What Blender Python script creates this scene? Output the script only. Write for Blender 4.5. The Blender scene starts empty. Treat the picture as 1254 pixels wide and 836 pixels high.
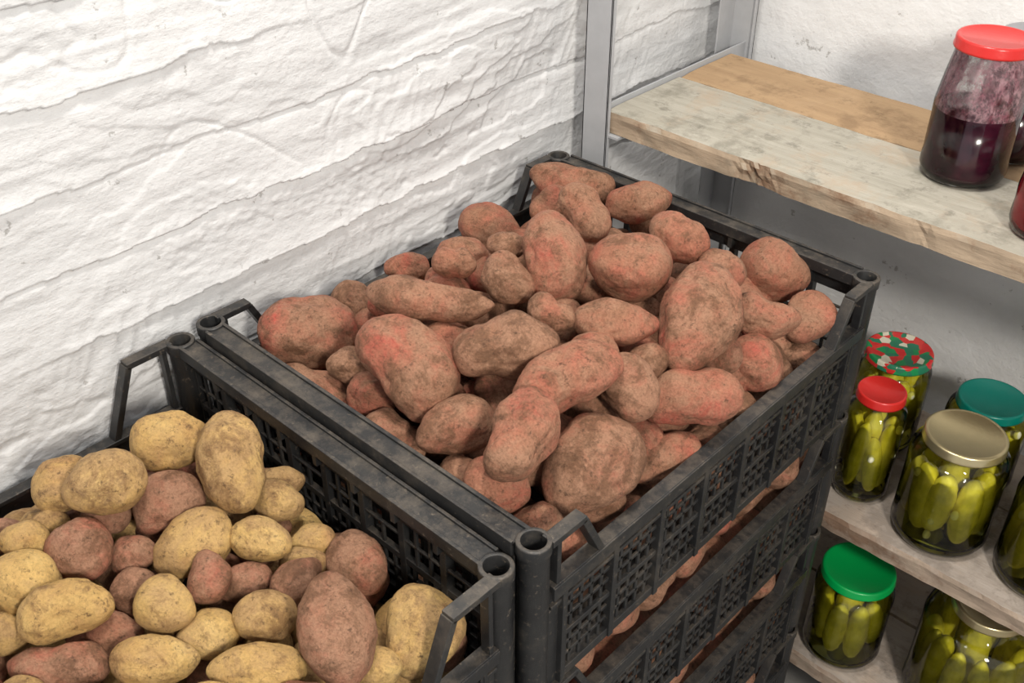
import bpy,bmesh,math,random
import numpy as np
from mathutils import Vector as V, noise as NZ, Matrix
random.seed(7)
sc=bpy.context.scene
sc.view_settings.view_transform='Standard'
try: sc.view_settings.look='None'
except: pass
yaw=math.radians(43.2);pt=math.radians(35.2);f=1290
R=V((math.cos(yaw),math.sin(yaw),0));Fh=V((-math.sin(yaw),math.cos(yaw),0))
F=Fh*math.cos(pt)+V((0,0,-math.sin(pt)));U=Fh*math.sin(pt)+V((0,0,math.cos(pt)))
C=V((.885,0,1.6))
cd=bpy.data.cameras.new("camera");cam=bpy.data.objects.new("camera",cd);sc.collection.objects.link(cam)
cd.sensor_width=36;cd.lens=f*36/1254;cd.clip_start=.01
cam.matrix_world=Matrix(((R.x,U.x,-F.x,C.x),(R.y,U.y,-F.y,C.y),(R.z,U.z,-F.z,C.z),(0,0,0,1)))
sc.camera=cam
# ---------- materials
def mat(name):
    m=bpy.data.materials.new(name);m.use_nodes=True;n=m.node_tree;n.nodes.clear()
    o=n.nodes.new('ShaderNodeOutputMaterial');return m,n,o
def nd(n,t,**k):
    x=n.nodes.new(t)
    for a,b in k.items(): x.inputs[a.replace('__',' ')].default_value=b
    return x
def coord(n,scale=(1,1,1)):
    tc=n.nodes.new('ShaderNodeTexCoord');mp=n.nodes.new('ShaderNodeMapping');mp.inputs['Scale'].default_value=scale
    n.links.new(tc.outputs['Object'],mp.inputs['Vector']);return mp.outputs[0]
def noi(n,vec,scale,detail=4,rough=.55,dist=0):
    x=nd(n,'ShaderNodeTexNoise',Scale=scale,Detail=detail,Roughness=rough,Distortion=dist);n.links.new(vec,x.inputs['Vector']);return x.outputs['Fac']
def ramp(n,fac,stops):
    r=n.nodes.new('ShaderNodeValToRGB');e=r.color_ramp.elements
    while len(e)<len(stops): e.new(.5)
    for i,(p,c) in enumerate(stops):
        e[i].position=p;e[i].color=(*c,1) if not isinstance(c,(int,float)) else (c,c,c,1)
    n.links.new(fac,r.inputs[0]);return r.outputs[0]
def mix(n,fac,a,b,mode='MIX'):
    x=n.nodes.new('ShaderNodeMix');x.data_type='RGBA';x.blend_type=mode
    for s,v in((0,fac),(6,a),(7,b)):
        if isinstance(v,(int,float)): x.inputs[s].default_value=v if s==0 else (v,v,v,1)
        elif isinstance(v,tuple): x.inputs[s].default_value=(*v,1)
        else: n.links.new(v,x.inputs[s])
    return x.outputs[2]
def bump(n,h,strength,dist,prev=None):
    b=nd(n,'ShaderNodeBump',Strength=strength,Distance=dist);n.links.new(h,b.inputs['Height'])
    if prev: n.links.new(prev,b.inputs['Normal'])
    return b.outputs[0]
def pbsdf(n,o,col,rough=.6,metal=0,nrm=None,spec=.5):
    b=n.nodes.new('ShaderNodeBsdfPrincipled')
    for k,v in (('Base Color',col),('Roughness',rough),('Metallic',metal),('Specular IOR Level',spec)):
        if isinstance(v,tuple): b.inputs[k].default_value=(*v,1)
        elif isinstance(v,(int,float)): b.inputs[k].default_value=v
        else: n.links.new(v,b.inputs[k])
    if nrm: n.links.new(nrm,b.inputs['Normal'])
    n.links.new(b.outputs[0],o.inputs[0]);return b
def m_simple(name,col,rough=.5,metal=0,var=.15,vs=30,bs=0.2,spec=.5):
    m,n,o=mat(name);c=coord(n);k=noi(n,c,vs,5)
    cc=mix(n,k,tuple(x*(1-var) for x in col),tuple(min(1,x*(1+var)) for x in col))
    pbsdf(n,o,cc,rough,metal,bump(n,noi(n,c,vs*8,3),bs,.001),spec);return m
def m_plaster(name,sc3,k=1.0):
    m,n,o=mat(name);c=coord(n,sc3);c2=coord(n)
    a=noi(n,c,9,6,.6);b=noi(n,c2,45,6,.65)
    col=ramp(n,a,[(.25,(.64*k,.64*k,.64*k)),(.5,(.74*k,.74*k,.74*k)),(.8,(.81*k,.81*k,.81*k))])
    pits=ramp(n,b,[(.31,(.38,.36,.33)),(.345,(1,1,1))])
    col=mix(n,.6,col,pits,'MULTIPLY')
    nn=bump(n,a,.6,.008);nn=bump(n,b,.6,.003,nn);nn=bump(n,noi(n,c2,220,3),.45,.001,nn)
    pbsdf(n,o,col,.85,0,nn,.15);return m
M_wall=m_plaster('white_plaster_left',(1,.5,2.2),.88);M_wallb=m_plaster('white_plaster_back',(.8,1,1),1.06)
m,n,o=mat('concrete');c=coord(n);pbsdf(n,o,ramp(n,noi(n,c,6,8),[(.3,(.16,.15,.14)),(.7,(.30,.29,.27))]),.9,0,bump(n,noi(n,c,60,5),.4,.004));M_floor=m
m,n,o=mat('dusty_black_plastic');c=coord(n)
k=noi(n,c,14,8,.7);k2=noi(n,c,130,5,.75);k3=noi(n,c,36,8,.8)
col=ramp(n,k,[(.3,(.011,.011,.012)),(.54,(.020,.020,.020)),(.74,(.075,.062,.048))])
col=mix(n,ramp(n,k2,[(.59,0.),(.71,.8)]),col,(.15,.12,.09))
tc=n.nodes.new('ShaderNodeNewGeometry');s=n.nodes.new('ShaderNodeSeparateXYZ');n.links.new(tc.outputs['True Normal'],s.inputs[0])
up=n.nodes.new('ShaderNodeMath');up.operation='MULTIPLY';n.links.new(ramp(n,s.outputs[2],[(.3,0.),(.8,1.)]),up.inputs[0]);n.links.new(ramp(n,k3,[(.44,.0),(.68,.55)]),up.inputs[1])
col=mix(n,up.outputs[0],col,(.16,.13,.10))
pbsdf(n,o,col,ramp(n,k,[(.3,.32),(.7,.62)]),0,bump(n,k2,.4,.0008),.5);M_crate=m
# potatoes
m,n,o=mat('potato_skin');c=coord(n)
at=n.nodes.new('ShaderNodeAttribute');at.attribute_name='pt';sp=n.nodes.new('ShaderNodeSeparateXYZ');n.links.new(at.outputs['Vector'],sp.inputs[0])
typ,rnd=sp.outputs[0],sp.outputs[1]
k1=noi(n,c,15,6,.65,.5);k2=noi(n,c,34,10,.78,.3);k3=noi(n,c,420,4,.7);k4=noi(n,c,140,6,.8);k5=noi(n,c,20,12,.74,.8);k6=noi(n,c,75,8,.75)
red=ramp(n,k1,[(.34,(.37,.175,.10)),(.48,(.42,.165,.098)),(.60,(.46,.135,.085)),(.72,(.52,.09,.065))])
yel=ramp(n,k1,[(.30,(.52,.28,.12)),(.42,(.60,.365,.13)),(.58,(.70,.46,.165)),(.75,(.77,.54,.23))])
base=mix(n,typ,red,yel)
dirt1=mix(n,typ,(.17,.080,.040),(.25,.135,.055))
dirt2=mix(n,typ,(.39,.215,.13),(.50,.31,.14))
def madd(a,k_,b):
    q=n.nodes.new('ShaderNodeMath');q.operation='MULTIPLY_ADD';n.links.new(a,q.inputs[0]);q.inputs[1].default_value=k_;n.links.new(b,q.inputs[2]);return q.outputs[0]
mm=madd(typ,-.02,madd(rnd,.08,k2));dm=madd(typ,-.02,madd(rnd,.14,k5))
col=mix(n,ramp(n,dm,[(.45,0.),(.62,.85)]),base,dirt2)
col=mix(n,ramp(n,mm,[(.52,0.),(.63,.8)]),col,dirt1)
col=mix(n,ramp(n,k6,[(.54,0.),(.66,.55)]),col,(.15,.078,.042))
col=mix(n,ramp(n,k4,[(.56,0.),(.65,.75)]),col,(.085,.043,.023))
g3=mix(n,typ,.75,.45)
col=mix(n,g3,col,ramp(n,k3,[(.30,(.6,.57,.55)),(.5,(1,1,1)),(.72,(1.3,1.3,1.3))]),'MULTIPLY')
nn=bump(n,k2,1,.0055);nn=bump(n,k6,.6,.003,nn);nn=bump(n,k4,.8,.0025,nn);nn=bump(n,k3,.4,.0006,nn)
pbsdf(n,o,col,.66,0,nn,.34);M_pot=m
# wood
def m_wood(name,top,raw,dark,wear=.54,stain=.5):
    m,n,o=mat(name);c=coord(n,(1,8,8));c2=coord(n)
    g=noi(n,c,7,7,.65,.6);w=noi(n,c2,9,7,.7);fz=noi(n,c,40,4);st=noi(n,c2,28,8,.75);bl=noi(n,c2,13,9,.7)
    t=mix(n,ramp(n,g,[(.4,0.),(.7,.7)]),top,dark)
    t=mix(n,ramp(n,w,[(wear,0.),(wear+.12,.6)]),t,raw)
    t=mix(n,ramp(n,bl,[(.50,0.),(.60,.6)]),t,tuple(x*.72 for x in dark))
    t=mix(n,ramp(n,st,[(.56,0.),(.66,.6)]),t,tuple(x*stain for x in dark))
    r=mix(n,ramp(n,g,[(.4,0.),(.65,.8)]),raw,tuple(x*.55 for x in raw))
    r=mix(n,ramp(n,w,[(.52,0.),(.62,.75)]),r,(.17,.09,.05))
    r=mix(n,ramp(n,st,[(.52,0.),(.64,.6)]),r,(.27,.22,.16))
    tc=n.nodes.new('ShaderNodeNewGeometry');s=n.nodes.new('ShaderNodeSeparateXYZ');n.links.new(tc.outputs['True Normal'],s.inputs[0])
    col=mix(n,ramp(n,s.outputs[2],[(.4,0.),(.7,1.)]),r,t)
    pbsdf(n,o,col,.8,0,bump(n,st,.4,.002,bump(n,fz,.35,.0015,bump(n,g,.4,.003))),.25);return m
M_w1=m_wood('painted_worn_wood',(.43,.40,.335),(.42,.32,.225),(.28,.26,.205))
M_w2=m_wood('raw_pine_wood',(.43,.29,.165),(.45,.31,.185),(.32,.205,.115),.54,.6)
M_w3=m_wood('dusty_gray_wood',(.42,.36,.31),(.43,.33,.25),(.28,.23,.19))
M_steel=m_simple('gray_painted_steel',(.40,.405,.415),.7,.0,.12,40,.15,.25)
def m_glass(name,tint,gl=1.0):
    m,n,o=mat(name);t=nd(n,'ShaderNodeBsdfTransparent',Color=(*tint,1));g=nd(n,'ShaderNodeBsdfGlossy',Roughness=.04)
    fr=nd(n,'ShaderNodeFresnel',IOR=1.5);ms=n.nodes.new('ShaderNodeMixShader')
    n.links.new(fr.outputs[0],ms.inputs[0]);n.links.new(t.outputs[0],ms.inputs[1]);n.links.new(g.outputs[0],ms.inputs[2]);n.links.new(ms.outputs[0],o.inputs[0]);return m
M_glass=m_glass('clear_glass',(.97,.985,.97));M_brine=m_glass('pickle_brine',(.93,.92,.50))
m,n,o=mat('pickled_cucumber');c=coord(n)
col=ramp(n,noi(n,c,30,5),[(.3,(.42,.38,.035)),(.5,(.72,.64,.10)),(.7,(.90,.82,.30))])
pbsdf(n,o,col,.4,0,bump(n,noi(n,c,200,3),.5,.001));M_pick=m
M_garlic=m_simple('garlic_slice',(.85,.82,.6),.4,0,.1)
m,n,o=mat('berry_juice');c=coord(n);pbsdf(n,o,ramp(n,noi(n,c,60,4),[(.3,(.022,.004,.012)),(.7,(.075,.012,.028))]),.15,0,None,.5);M_berry=m
m,n,o=mat('berry_smear');c=coord(n,(1,1,.7))
t=n.nodes.new('ShaderNodeBsdfTransparent');d=nd(n,'ShaderNodeBsdfDiffuse')
n.links.new(ramp(n,noi(n,c,120,5),[(.3,(.25,.05,.09)),(.6,(.62,.38,.42))]),d.inputs[0])
ms=n.nodes.new('ShaderNodeMixShader');n.links.new(ramp(n,noi(n,c,90,8,.8),[(.42,.1),(.58,.8)]),ms.inputs[0]);n.links.new(t.outputs[0],ms.inputs[1]);n.links.new(d.outputs[0],ms.inputs[2]);n.links.new(ms.outputs[0],o.inputs[0]);M_smear=m
M_tomato=m_simple('red_preserve',(.45,.02,.03),.2,0,.4,40)
M_lred=m_simple('red_lid_enamel',(.56,.022,.018),.28,0,.05);M_lteal=m_simple('teal_lid_enamel',(.0,.20,.155),.3,0,.05)
M_lgreen=m_simple('green_lid_enamel',(.0,.34,.07),.3,0,.05);M_lgold=m_simple('gold_tin_lid',(.62,.52,.30),.3,.85,.1)
M_lgray=m_simple('gray_tin_lid',(.4,.4,.42),.3,.8,.1)
m,n,o=mat('patterned_lid');c=coord(n);v=nd(n,'ShaderNodeTexVoronoi',Scale=85);n.links.new(c,v.inputs['Vector'])
s=n.nodes.new('ShaderNodeSeparateColor');n.links.new(v.outputs['Color'],s.inputs[0])
r=ramp(n,s.outputs[0],[(0,(.7,.03,.03)),(.35,(.02,.3,.1)),(.52,(.75,.05,.04)),(.72,(.8,.75,.6)),(.82,(.03,.22,.12))])
for q in n.nodes:
    if q.type=='VALTORGB': q.color_ramp.interpolation='CONSTANT'
pbsdf(n,o,r,.3);M_lpat=m
# ---------- mesh builder
class MB:
    def __init__(s): s.v=[];s.f=[];s.m=[];s.sm=[]
    def box(s,x0,x1,y0,y1,z0,z1,mi=0):
        b=len(s.v);s.v+=[(x,y,z) for z in(z0,z1) for y in(y0,y1) for x in(x0,x1)]
        for q in((0,2,3,1),(4,5,7,6),(0,1,5,4),(2,6,7,3),(0,4,6,2),(1,3,7,5)): s.f.append([b+i for i in q]);s.m.append(mi);s.sm.append(False)
    def beam(s,a,b,w,h,mi=0,side=V((1,0,0))):
        a=V(a);b=V(b);d=(b-a).normalized();u=side*(w/2);v=d.cross(side).normalized()*(h/2);k=len(s.v)
        for P in(a,b):
            for q in(-u-v,u-v,u+v,-u+v): s.v.append(tuple(P+q))
        for q in((0,1,2,3),(7,6,5,4),(0,4,5,1),(1,5,6,2),(2,6,7,3),(3,7,4,0)): s.f.append([k+i for i in q]);s.m.append(mi);s.sm.append(False)
    def lathe(s,prof,cx=0,cy=0,seg=48,mi=0,wob=None):
        b=len(s.v)
        for(r,z) in prof:
            for i in range(seg):
                a=2*math.pi*i/seg;rr=r*(1+(wob(a,z) if wob else 0));s.v.append((cx+rr*math.cos(a),cy+rr*math.sin(a),z))
        for j in range(len(prof)-1):
            for i in range(seg):
                k=(i+1)%seg;s.f.append([b+j*seg+i,b+j*seg+k,b+(j+1)*seg+k,b+(j+1)*seg+i]);s.m.append(mi);s.sm.append(True)
    def add(s,vs,fs,mi=0,sm=True):
        b=len(s.v);s.v+=[tuple(x) for x in vs];s.f+=[[b+i for i in q] for q in fs];s.m+=[mi]*len(fs);s.sm+=[sm]*len(fs)
    def mesh(s,name,mats):
        me=bpy.data.meshes.new(name);me.from_pydata(s.v,[],s.f)
        for m in mats: me.materials.append(m)
        me.polygons.foreach_set('material_index',s.m);me.polygons.foreach_set('use_smooth',s.sm);me.update();return me
def obj(name,me,loc=(0,0,0),parent=None,bev=0):
    o=bpy.data.objects.new(name,me);sc.collection.objects.link(o);o.location=loc
    if parent:o.parent=parent
    if bev:
        b=o.modifiers.new('bevel','BEVEL');b.width=bev;b.segments=2;b.limit_method='ANGLE';b.angle_limit=math.radians(40)
    return o
# ---------- room
def axis(lo,hi,flo,fhi,st,co):
    a=list(np.arange(lo,flo,co))+list(np.arange(flo,fhi,st))+list(np.arange(fhi,hi,co))+[hi];return a
def step(v,n,sh):
    t=v*n;k=math.floor(t);fr=t-k;return (k+min(1,max(0,(fr-.5)*sh+.5)))/n
def wl(y,z):
    d=.006*NZ.noise(V((y*1.6,z*4,0)))
    zt=z*12+.26*NZ.noise(V((y*.9,z*1.5,3)))+.11*NZ.noise(V((y*7,z*5,9)))+.07*NZ.noise(V((y*25,z*14,9)))
    k=math.floor(zt);fr=zt-k
    amp=max(0,min(1,.26+1.9*NZ.noise(V((y*2.2,k*3.7,1)))))
    d+=.0056*amp*(math.exp(-fr*6)-1.1*math.exp(-(1-fr)*18))
    yt=y*3.8+.5*(k%2)+.2*NZ.noise(V((k*5.3,z*7,2)))+.05*NZ.noise(V((y*20,z*40,2)));fy=abs(yt-round(yt))
    d-=.0022*max(0,1-fy*30)*max(0,min(1,.1+1.8*NZ.noise(V((round(yt)*3.1,k*2.7,6)))))
    mk=max(0,min(1,.35+2*NZ.noise(V((y*2.1+7,z*3.3,51)))))
    d+=.0075*mk*step(NZ.noise(V((y*4.5,z*10,41)))+.24*NZ.noise(V((y*20,z*34,42)))+.06*NZ.noise(V((y*70,z*90,43))),3,10)
    s=NZ.noise(V((y*4+z*3,z*44,5)));d+=.0018*(1-abs(s)*3)*max(0,.14+NZ.noise(V((y*3,z*6,2))))
    s=NZ.noise(V((y*60-z*30,z*12+y*8,15)));d+=.0018*(1-abs(s)*3)*max(0,NZ.noise(V((y*4,z*5,12)))+.05)
    cr=abs(NZ.noise(V((y*9,z*7,31))));d-=.003*max(0,1-cr*34)*max(0,-.05+NZ.noise(V((y*2.4,z*2.6,8)))*2)
    d+=.0010*NZ.noise(V((y*30,z*50,4)))+.0010*NZ.noise(V((y*110,z*150,4)))*max(0.3,NZ.noise(V((y*5,z*8,14)))*2.2)
    return d
def grid(name,us,vs,fn,mat):
    nu=len(us);nv=len(vs);vv=[fn(u,v) for v in vs for u in us]
    ff=[[j*nu+i,j*nu+i+1,(j+1)*nu+i+1,(j+1)*nu+i] for j in range(nv-1) for i in range(nu-1)]
    b=MB();b.add(vv,ff);return obj(name,b.mesh(name,[mat]))
ys=axis(-1.2,1.46,0.0,1.43,.0022,.05);zs=axis(0,2.5,.85,1.42,.0019,.05)
grid('wall_left',ys,zs,lambda y,z:(wl(y,z)-.006,y,z),M_wall)
xs=axis(-.02,2.4,0,1.3,.01,.1);zz=axis(0,2.5,.3,1.5,.01,.1)
grid('wall_back',xs,zz,lambda x,z:(x,1.43+.003*NZ.noise(V((x*3,z*4,7)))+.001*NZ.noise(V((x*20,z*20,7))),z),M_wallb)
b=MB();b.box(-.05,2.4,-1.2,1.46,-.05,0);obj('floor',b.mesh('floor',[M_floor]))
# ---------- crate
W,L,H=.484,.580,.194
def crate_mesh(LR,h1,h2):
    b=MB();r=.0152;ps=[(r,r),(W-r,r),(r,L-r),(W-r,L-r)]
    for(x,y) in ps:
        b.lathe([(.0105,H-.05),(.0108,H),(r-.001,H),(r,H-.001),(r,H-.012),(r-.0015,H-.013),(r-.0015,.012),(.0095,.010),(.009,-.008),(0.0001,-.008)],x,y,28)
        b.lathe([(.0108,H-.045),(.0001,H-.045)],x,y,28)
    b.box(.012,W-.012,.012,L-.012,.004,.007)
    for sx in(0,1):
        X=lambda d:(d if sx==0 else W-d)
        def bx(d0,d1,*a): 
            x0,x1=sorted((X(d0),X(d1)));b.box(x0,x1,*a)
        bx(.002,.016,2*r-.004,L-2*r+.004,LR-.005,LR)
        bx(.0005,.0035,2*r-.004,L-2*r+.004,LR-.016,LR-.001)
        bx(.009,.0125,2*r-.004,L-2*r+.004,LR-.026,LR-.004)
        bx(.004,.0125,2*r-.004,L-2*r+.004,LR-.030,LR-.026)
        for e in(0,1):
            Y=lambda q:(q if e==0 else L-q)
            xc=X(.008)
            b.beam((xc,Y(.024),H-.004),(xc,Y(h1+.001),H-.004),.013,.007)
            b.beam((xc,Y(h1-.001),H-.0045),(xc,Y(h2),LR-.002),.013,.007)
            b.beam((xc,Y(.034),LR-.01),(xc,Y(.034),H-.005),.010,.005)
            q0,q1=sorted((Y(.024),Y(.042)));bx(.008,.011,q0,q1,.0,LR-.002)
            q0,q1=sorted((Y(.040),Y(.044)));bx(.002,.012,q0,q1,.0,LR-.002)
        ya,yb=.044,L-.044
        bx(.005,.011,ya,yb,0,.011);bx(.0055,.0105,ya,yb,.056,.062)
        for z in(.026,.041,.077,.092):
            if z<LR-.03: bx(.0075,.0105,ya,yb,z-.002,z+.002)
        npan=7
        for i in range(npan+1):
            yy=ya+(yb-ya)*i/npan;bx(.003,.012,yy-.0035,yy+.0035,0,LR-.003)
            if i<npan:
                for k in range(1,5):
                    y2=yy+(yb-ya)/npan*k/5;bx(.0075,.0105,y2-.002,y2+.002,.005,LR-.027)
    for sy in(0,1):
        Y=lambda d:(d if sy==0 else L-d)
        def by(x0,x1,d0,d1,z0,z1):
            q0,q1=sorted((Y(d0),Y(d1)));b.box(x0,x1,q0,q1,z0,z1)
        xa,xb=2*r-.004,W-2*r+.004
        by(xa,xb,.0015,.024,H-.006,H-.0025)
        by(xa,xb,.0005,.004,H-.016,H+.0)
        by(xa,xb,.0205,.0245,H-.014,H+.0)
        by(xa,xb,.010,.0135,H-.03,H-.004)
        by(xa,xb,.006,.0135,H-.034,H-.029)
        by(xa,xb,.007,.0135,.108,.116);by(xa,xb,.007,.013,0,.011);by(xa,xb,.008,.013,.056,.062)
        for z in(.026,.041,.077,.092): by(xa,xb,.010,.013,z-.002,z+.002)
        npan=8
        for i in range(npan+1):
            xx=xa+(xb-xa)*i/npan;by(max(xa,xx-.004),min(xb,xx+.004),.004,.014,0,H-.006)
            by(max(xa,xx-.003),min(xb,xx+.003),.012,.022,H-.03,H-.006)
            if i<npan:
                dx=(xb-xa)/npan
                for k in range(1,4):
                    x2=xx+dx*k/4;by(x2-.002,x2+.002,.010,.013,.005,.11)
                if i%2==0:
                    by(xx,xx+dx,.010,.013,.136,.139)
                    for k in(1,2): x2=xx+dx*k/3;by(x2-.0018,x2+.0018,.010,.013,.115,.165)
                else: 
                    by(xx+dx*.5-.0018,xx+dx*.5+.0018,.010,.013,.115,.140);by(xx,xx+dx,.010,.013,.138,.141)
    return b.mesh('plastic_crate',[M_crate])
CM=crate_mesh(.138,.065,.090);CM2=crate_mesh(.112,.075,.105)
P_=.196;X1=.021;X2=.010
for k in range(5):
    o=obj('plastic_crate',CM,(X1,.431,k*P_+.008),bev=.0007)
s2=.9877
for k in range(5):
    o=obj('plastic_crate',CM2,(X2,-.1505,k*P_*s2+.008),bev=.0007);o.scale.z=s2
# ---------- potatoes
def ico(n):
    bm=bmesh.new();bmesh.ops.create_icosphere(bm,subdivisions=n,radius=1);bm.verts.ensure_lookup_table()
    v=[x.co.copy() for x in bm.verts];fa=[[w.index for w in q.verts] for q in bm.faces];bm.free();return v,fa
ICO={n:ico(n) for n in(3,4,5)}
class Pile:
    def __init__(s): s.b=MB();s.at=[]
    def add(s,P,Ln,Wd,yawd,eld,typ,lod=4):
        vs,fs=ICO[lod];ya=math.radians(yawd);el=math.radians(eld)
        ax=V((math.cos(ya)*math.cos(el),math.sin(ya)*math.cos(el),math.sin(el)));sd=ax.cross(V((0,0,1))).normalized();up=sd.cross(ax)
        ro=random.uniform(-.6,.6);s1=sd*math.cos(ro)+up*math.sin(ro);u1=ax.cross(s1)
        a,bb,c=Ln/2,Wd/2,Wd/2*random.uniform(.86,.98);off=V((random.uniform(0,99),random.uniform(0,99),0));asp=Ln/Wd
        bend=random.uniform(-.22,.22)*asp;tp=random.uniform(-.18,.18);lump=.21 if typ<.5 else .14
        eyes=[V((random.uniform(-1,1),random.uniform(-1,1),random.uniform(-1,1))).normalized() for _ in range(10)]
        waist=random.choice((0,.08,.16)) if asp>1.35 else 0;wx=random.uniform(-.3,.3)
        o=[]
        for q in vs:
            qq=V((q.x*asp*.6,q.y*.8,q.z*.8));d=1+lump*NZ.noise(qq*1.3+off)+.075*NZ.noise(qq*2.8+off)
            if lod>3:
                d+=.022*NZ.noise(qq*8+off)
                if lod>4: d+=.014*NZ.noise(qq*22+off)+.006*NZ.noise(qq*55+off)
                for e in eyes:
                    g=(q-e).length
                    if g<.20: d-=.08*(1-g/.20)**2
            x=q.x
            ty=(1+tp*x)*(1-waist*math.exp(-((x-wx)/.28)**2))
            o.append(P+ax*(x*a*(.7+.3*d))+s1*((q.y*ty*d+bend*(x*x-.35))*bb)+u1*(q.z*ty*d*c))
        s.b.add(o,fs);r=random.random()**1.2;s.at+=[(typ,r,0)]*len(o)
    def done(s,name,loc=(0,0,0)):
        me=s.b.mesh(name,[M_pot]);a=me.attributes.new('pt','FLOAT_VECTOR','POINT');a.data.foreach_set('vector',np.array(s.at,dtype=np.float32).ravel())
        return obj(name,me,loc)
def ss(x): x=max(0,min(1,x)); return x*x*(3-2*x)
def hm(x,y):
    ex=min(x-.036,(.483-x)*1.5);ey=min(y-.446,1.006-y)
    return .98-.038+.084*ss(ex/.16)*ss(ey/.16)
def hl(x,y):
    return .968-.050+.055*ss((.36-x)/.25)*ss((y+.15)/.2)*(.25+.75*ss((x-.03)/.12))-.02*ss((y-.32)/.1)-.03*ss((.13-x)/.07)
# x y z length width (mm)  heading elevation (deg)
TM="""102 520 968 106 79 49 -4|265 516 1009 123 75 -4 -22|227 583 1032 125 50 38 -6|333 580 1029 103 65 48 2|263 726 1038 109 65 -33 -29|336 763 1038 87 74 40 2|87 815 962 89 71 14 -17|97 952 979 115 61 31 -5|217 834 1026 78 56 -19 -27|206 953 992 83 55 49 8|337 847 1038 74 51 -2 -19|426 757 1019 126 76 113 28|395 961 968 84 74 15 -7|445 862 977 72 49 21 -4|461 824 944 65 60 6 -11|377 689 1023 83 51 35 -1|404 584 1027 105 62 62 11|462 701 970 101 62 39 4|422 505 1020 93 60 108 23|410 486 964 57 56 63 8|453 564 966 107 77 81 17|462 662 918 82 46 64 14|343 502 984 75 56 65 8|282 480 951 69 45 11 -17|249 671 1026 64 51 -7 -23|184 658 1025 48 35 45 -1|57 698 949 55 37 47 -2|159 479 944 92 48 28 -13|229 498 963 52 44 7 -19|85 596 961 53 45 28 -13|367 486 951 45 38 15 -13|434 641 1001 70 54 -20 -22|394 848 1020 54 45 7 -13|461 931 949 67 53 96 27|322 656 1026 53 35 12 -14|470 917 908 47 37 35 6|199 721 1026 44 34 43 0|200 974 959 65 46 -11 -23|445 497 936 54 37 62 8|459 574 916 49 37 71 14|188 508 974 52 39 48 -3|255 570 991 62 47 85 17|385 642 1011 54 46 51 7|443 779 969 49 42 38 4|417 686 997 48 39 60 12|469 779 914 49 41 37 5|470 721 906 49 39 59 13|58 956 945 58 46 63 12|130 880 985 66 52 70 5|150 700 1000 62 50 60 0|160 600 990 70 50 30 0"""
TL="""161 319 976 72 56 51 -7|226 340 977 96 60 -29 -25|189 242 995 69 61 74 1|144 223 977 55 49 107 15|206 283 953 63 54 93 11|255 276 944 73 55 92 10|290 319 941 56 43 39 -9|254 361 934 51 38 29 -13|209 201 963 53 52 85 5|175 172 969 41 35 53 -10|210 152 962 61 53 32 -17|262 161 963 71 48 68 -3|301 221 949 50 43 20 -17|298 263 947 47 34 143 22|230 234 945 39 33 72 1|258 217 938 39 39 51 -8|306 289 924 45 36 69 2|339 317 927 51 36 99 14|301 364 914 41 32 47 -4|345 377 907 62 52 -2 -19|354 276 931 52 42 48 -6|331 236 925 50 40 59 -3|419 297 952 91 59 -31 -20|441 364 906 78 68 126 19|332 190 937 66 41 49 -8|390 242 930 75 41 48 -6|284 137 937 75 41 51 -10|281 183 927 44 39 50 -9|227 124 941 39 38 52 -11|164 199 960 36 27 53 -10|141 169 953 38 31 54 -11|180 239 953 41 35 52 -9|297 215 916 38 33 50 -8|317 340 915 42 32 48 -5|444 313 912 42 36 46 -3|231 383 928 44 30 49 -5|173 115 976 50 45 88 3|230 93 966 60 46 23 -20|111 151 941 50 41 55 -11|342 136 931 61 48 60 -6|401 187 930 61 48 112 13|451 244 924 67 51 18 -12|455 327 849 65 48 54 1|303 96 942 52 48 96 6"""
types="YYYYRYYYRYYYYRRRRRYRYYRYYYRRYYRRYYYYYRYRYRYY"
def tab(t): return [[float(q) for q in s.split()] for s in t.split("|")]
def fill(pl,hf,x0,x1,y0,y1,typf,sz,layers):
    for dz in layers:
        y=y0
        while y<y1:
            x=x0
            while x<x1:
                w=sz*random.uniform(.75,1.05)
                px=min(max(x+random.uniform(-.012,.012),x0),x1);py=min(max(y+random.uniform(-.012,.012),y0),y1)
                pl.add(V((px,py,hf(px,py)-dz+random.uniform(-.008,.008))),w*random.uniform(1.1,1.5),w,random.uniform(0,180),random.uniform(-15,15),typf(),4 if dz<.05 else 3)
                x+=sz*.95
            y+=sz*1.0
p=Pile()
for(x,y,z,l,w,a,e) in tab(TM): p.add(V((x,y,z))/1000,l/1000,w/1000,a,e,0,5)
fill(p,hm,.070,.450,.48,.965,lambda:0.,.056,(.046,.092,.138))
p.done('red_potato_pile')
p=Pile()
for q,(x,y,z,l,w,a,e) in enumerate(tab(TL)): p.add(V((x,y,z))/1000,l/1000,w/1000,a,e,1. if types[q]=='Y' else 0.,5 if l>50 else 4)
fill(p,hl,.06,.45,-.115,.385,lambda:random.choice((0.,1.,1.)),.05,(.042,.085,.13))
p.done('mixed_potato_pile')
p=Pile()
for x in(.395,.461,.08):
    for z in(.036,.092,.151):
        y=.042
        while y<L-.03:
            w=.058*random.uniform(.8,1.05);p.add(V((x-.022+random.uniform(-.008,.004),y,z+random.uniform(-.006,.003))),w*random.uniform(1.1,1.5),w,90+random.uniform(-30,30),random.uniform(-12,12),0.,4 if(x>.45 and z>.1) else 3);y+=.062
fill(p,lambda x,y:.15,.075,.36,.04,L-.04,lambda:0.,.058,(0,))
po=p.done('red_potato_pile',(X1,.431,.008))
for k in range(4):
    if k: po=obj('red_potato_pile',po.data,(X1,.431,k*P_+.008))
    obj('red_potato_pile',po.data,(X2,-.1505,k*P_*s2+.006))
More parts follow.
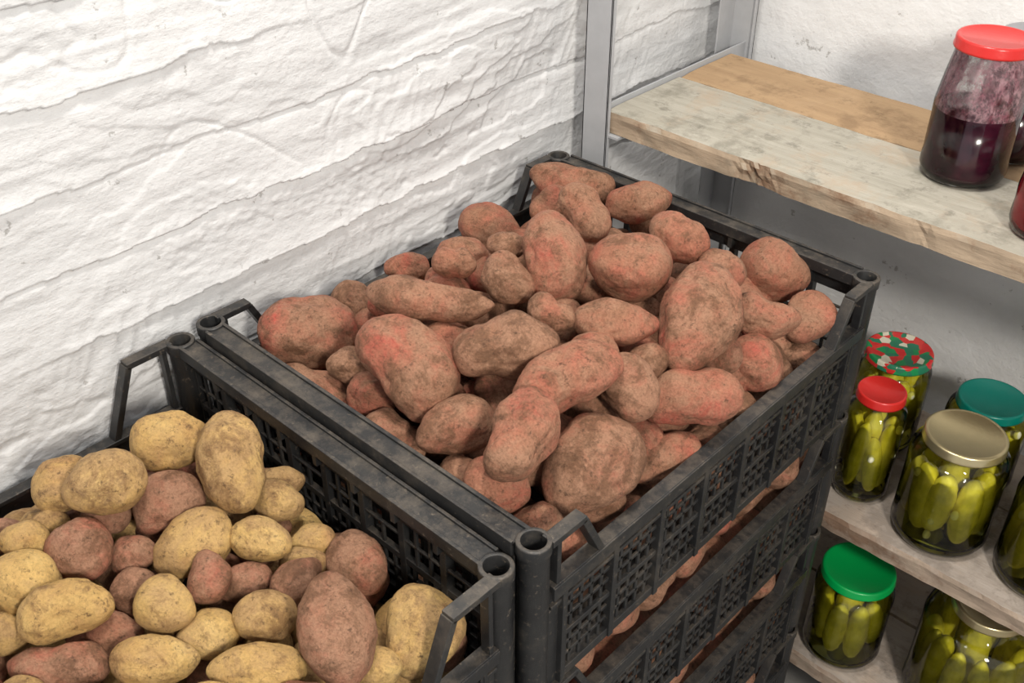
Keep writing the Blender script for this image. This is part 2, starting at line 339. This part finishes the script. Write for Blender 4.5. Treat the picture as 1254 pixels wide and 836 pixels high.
# ---------- shelving
def plank(name,x0,x1,y0,y1,z0,z1,mt,parent,seed=0,chips=()):
    bm=bmesh.new();nx=220;ny=6;nz=4
    bmesh.ops.create_cube(bm,size=1)
    for v in bm.verts: v.co=V(((v.co.x+.5)*(x1-x0)+x0,(v.co.y+.5)*(y1-y0)+y0,(v.co.z+.5)*(z1-z0)+z0))
    for axi,cu in((0,nx),(1,ny),(2,nz)):
        es=[e for e in bm.edges if abs((e.verts[0].co-e.verts[1].co)[axi])>1e-6];bmesh.ops.subdivide_edges(bm,edges=es,cuts=cu-1,use_grid_fill=True)
    for v in bm.verts:
        c=v.co.copy();k=NZ.noise_vector(V((c.x*6,c.y*18,c.z*30+seed)));k2=NZ.noise_vector(V((c.x*40,c.y*60,c.z*60+seed)))
        ed=1 if(c.y<y0+.001) else 0
        v.co=c+V((0,k.y*.0025+k2.y*.0018,k.z*.0008+k2.z*.0004))
        if ed and c.z>z1-.002: v.co.y+=.002+.003*abs(k2.x);v.co.z-=.0015
        for(cx,cr,dp) in chips:
            if abs(c.x-cx)<cr and ed : v.co.y+=dp*(1-abs(c.x-cx)/cr)*(.6+.9*NZ.noise(c*150))*(1 if c.z<z1-.003 else .35)
    me=bpy.data.meshes.new(name);bm.to_mesh(me);bm.free();me.materials.append(mt);return obj(name,me,parent=parent)
rack=bpy.data.objects.new('storage_shelf',None);sc.collection.objects.link(rack)
XR=1.32
def shelf(i,z,ms):
    plank('plank_front_%d'%i,.066,XR,1.056,1.222,z-.030,z,ms[0],rack,i,((.30,.04,.009),(.52,.02,.004)) if i==1 else ())
    plank('plank_back_%d'%i,.066,XR,1.226,1.355,z-.030,z-.001,ms[1],rack,i+5)
    b=MB()
    for x,s in((.062,1),(XR+.004,-1)):
        b.box(x-.0015,x+.0015,1.05,1.40,z-.034,z+.006);b.box(min(x,x+s*.03),max(x,x+s*.03),1.05,1.40,z-.034,z-.031)
    obj('bracket_%d'%i,b.mesh('bracket',[M_steel]),parent=rack)
shelf(1,1.040,(M_w1,M_w2));shelf(2,.580,(M_w3,M_w3));shelf(3,.285,(M_w3,M_w3))
def post(nm,x,y,sx,sy):
    b=MB();t=.0025;w=.042
    b.box(min(x,x+sx*w),max(x,x+sx*w),min(y,y+sy*t),max(y,y+sy*t),0,2.1)
    b.box(min(x,x+sx*t),max(x,x+sx*t),min(y,y+sy*w),max(y,y+sy*w),0,2.1)
    b.box(min(x+sx*(w-t),x+sx*w),max(x+sx*(w-t),x+sx*w),min(y,y+sy*.008),max(y,y+sy*.008),0,2.1)
    obj(nm,b.mesh(nm,[M_steel]),parent=rack,bev=.0006)
post('post_1',.034,1.046,1,1);post('post_2',.034,1.400,1,-1);post('post_3',XR+.035,1.046,-1,1);post('post_4',XR+.035,1.400,-1,-1)
# ---------- jars
def lid(b,r,z,mi):
    b.lathe([(r*.97,z-.013),(r*1.0,z-.013),(r*1.005,z-.011),(r*.985,z-.009),(r*.985,z-.0025),(r*.965,z-.0005),(r*.93,z),(r*.88,z-.0003),(r*.84,z-.0018),(.0001,z-.0016)],mi=mi,seg=72,wob=lambda a,zz:.004*math.sin(a*30) if zz<z-.003 else 0)
def cyls(b,R0,z0,z1,mi,sd):
    rr=random.Random(sd);r=.0115 if R0<.045 else .0155
    vs,fs=ICO[4]
    def cuke(x,y,zc,hl,tilt,ph,r):
        ax=V((math.cos(ph)*math.sin(tilt),math.sin(ph)*math.sin(tilt),math.cos(tilt)));s1=ax.orthogonal().normalized();u1=ax.cross(s1);of=V((rr.random()*50,0,0));o=[]
        for q in vs:
            d=1+.10*NZ.noise(q*5+of)+.05*NZ.noise(q*14+of)
            rad=math.sqrt(max(0,1-abs(q.z)**2.4));h=math.hypot(q.x,q.y) or 1
            o.append(V((x,y,zc))+ax*(q.z*hl)+s1*(q.x/h*rad*r*d)+u1*(q.y/h*rad*r*d))
        b.add(o,fs,mi)
    n=int(2*math.pi*(R0-r-.002)/(2*r))+1
    hh=(z1-z0)
    for i in range(n):
        a=2*math.pi*i/n+rr.uniform(-.1,.1);q=R0-r-.0015;hl_=hh/2*rr.uniform(.72,.95)
        cuke(q*math.cos(a),q*math.sin(a),z0+hl_+rr.uniform(0,1)*(hh-2*hl_),hl_,rr.uniform(-.16,.16),a+1.57,r*rr.uniform(.9,1.12))
    cuke(0,0,z0+hh/2,hh/2,0,0,r*1.3)
def jar(name,x,y,z,r,h,lr,lm,kind='p',sd=0):
    e=bpy.data.objects.new(name,None);sc.collection.objects.link(e);e.location=(x,y,z)
    sh=h*.80 if kind=='p' else h*.58
    b=MB();hz=h-.004
    body=[(.0001,.003),(r*.80,.0015),(r*.93,.003),(r,.012),(r,.02),(r*.985,.03),(r*.985,sh-.02),(r*.995,sh-.008),(r*.96,sh+.004),((r+lr)/2*.97,sh+(.45*(h-.02-sh))),(lr*.93,h-.02),(lr*.92,hz)]
    b.lathe(body,seg=64);obj('glass',b.mesh('glass',[M_glass]),parent=e)
    def inner(top,k=.955):
        pr=[(.0001,.006),(r*.85*k,.0055),(r*k,.014),(r*k,min(sh-.01,top))]
        if top>sh: pr+=[(r*.94*k,sh+.003),(((r+lr)/2*.95)*k,min(top,sh+.45*(h-.02-sh)))]
        return pr
    b=MB()
    if kind=='p':
        tp=h*.86;pr=inner(tp);pr.append((.0001,pr[-1][1]));b.lathe(pr,seg=48);obj('brine',b.mesh('brine',[M_brine]),parent=e)
        b=MB();cyls(b,r*.94,.010,sh+.0,0,sd);rr=random.Random(sd)
        for i in range(7):
            a=rr.uniform(0,6.28);vs,fs=ICO[3];q=r*.87;c=V((q*math.cos(a),q*math.sin(a),rr.uniform(.03,sh)));b.add([c+V((v.x*.005,v.y*.005,v.z*.007)) for v in vs],fs,1)
        obj('cucumbers',b.mesh('cucumbers',[M_pick,M_garlic]),parent=e)
    else:
        tp=h*.50;pr=inner(tp,.97);pr.append((.0001,tp));b.lathe(pr,seg=48,mi=0);obj('preserve',b.mesh('preserve',[M_berry if kind=='b' else M_tomato]),parent=e)
        b=MB();b.lathe([(r*.955,tp),(r*.955,sh-.01),(r*.93,sh+.003),((r+lr)/2*.93,sh+.45*(h-.02-sh)),(lr*.89,h-.022),(lr*.88,h-.012)],seg=48);
        if kind=='b': obj('smear',b.mesh('smear',[M_smear]),parent=e)
    b=MB();lid(b,lr,h,0);obj('lid',b.mesh('lid',[lm]),parent=e)
    return e
jar('berry_preserve_jar',.494,1.195,1.0410,.049,.166,.043,M_lred,'b')
jar('berry_preserve_jar',.507,1.292,1.0400,.045,.150,.040,M_lgray,'b')
jar('tomato_preserve_jar',.626,1.125,1.0410,.045,.100,.040,M_lred,'t')
zb=.5812
jar('pickle_jar',.608,1.127,zb,.062,.165,.051,M_lgold,'p',1)
jar('pickle_jar',.593,1.262,zb,.055,.136,.046,M_lteal,'p',2)
jar('pickle_jar',.492,1.128,zb,.039,.172,.032,M_lred,'p',3)
jar('pickle_jar',.458,1.253,zb,.051,.155,.047,M_lpat,'p',4)
jar('pickle_jar',.742,1.140,zb,.061,.165,.050,M_lgold,'p',5)
jar('pickle_jar',.730,1.275,zb,.055,.160,.046,M_lteal,'p',6)
jar('pickle_jar',.527,1.118,.2862,.058,.165,.053,M_lgreen,'p',7)
jar('pickle_jar',.70,1.15,.2862,.080,.20,.05,M_lgold,'p',8)
# ---------- lights
def area(name,loc,tgt,size,pw,col):
    l=bpy.data.lights.new(name,'AREA');l.energy=pw;l.size=size;l.color=col;o=bpy.data.objects.new(name,l);sc.collection.objects.link(o);o.location=loc
    o.rotation_euler=(V(tgt)-V(loc)).to_track_quat('-Z','Y').to_euler()
area('wall_lamp',(1.75,-.15,2.0),(.35,.9,.85),.20,29,(1,.945,.86))
area('ceiling_lamp',(.42,.55,2.55),(.34,.6,.9),.20,17,(1,.955,.89))
w=bpy.data.worlds.new('world');sc.world=w;w.use_nodes=True;w.node_tree.nodes['Background'].inputs[0].default_value=(.97,.98,1,1);w.node_tree.nodes['Background'].inputs[1].default_value=.64
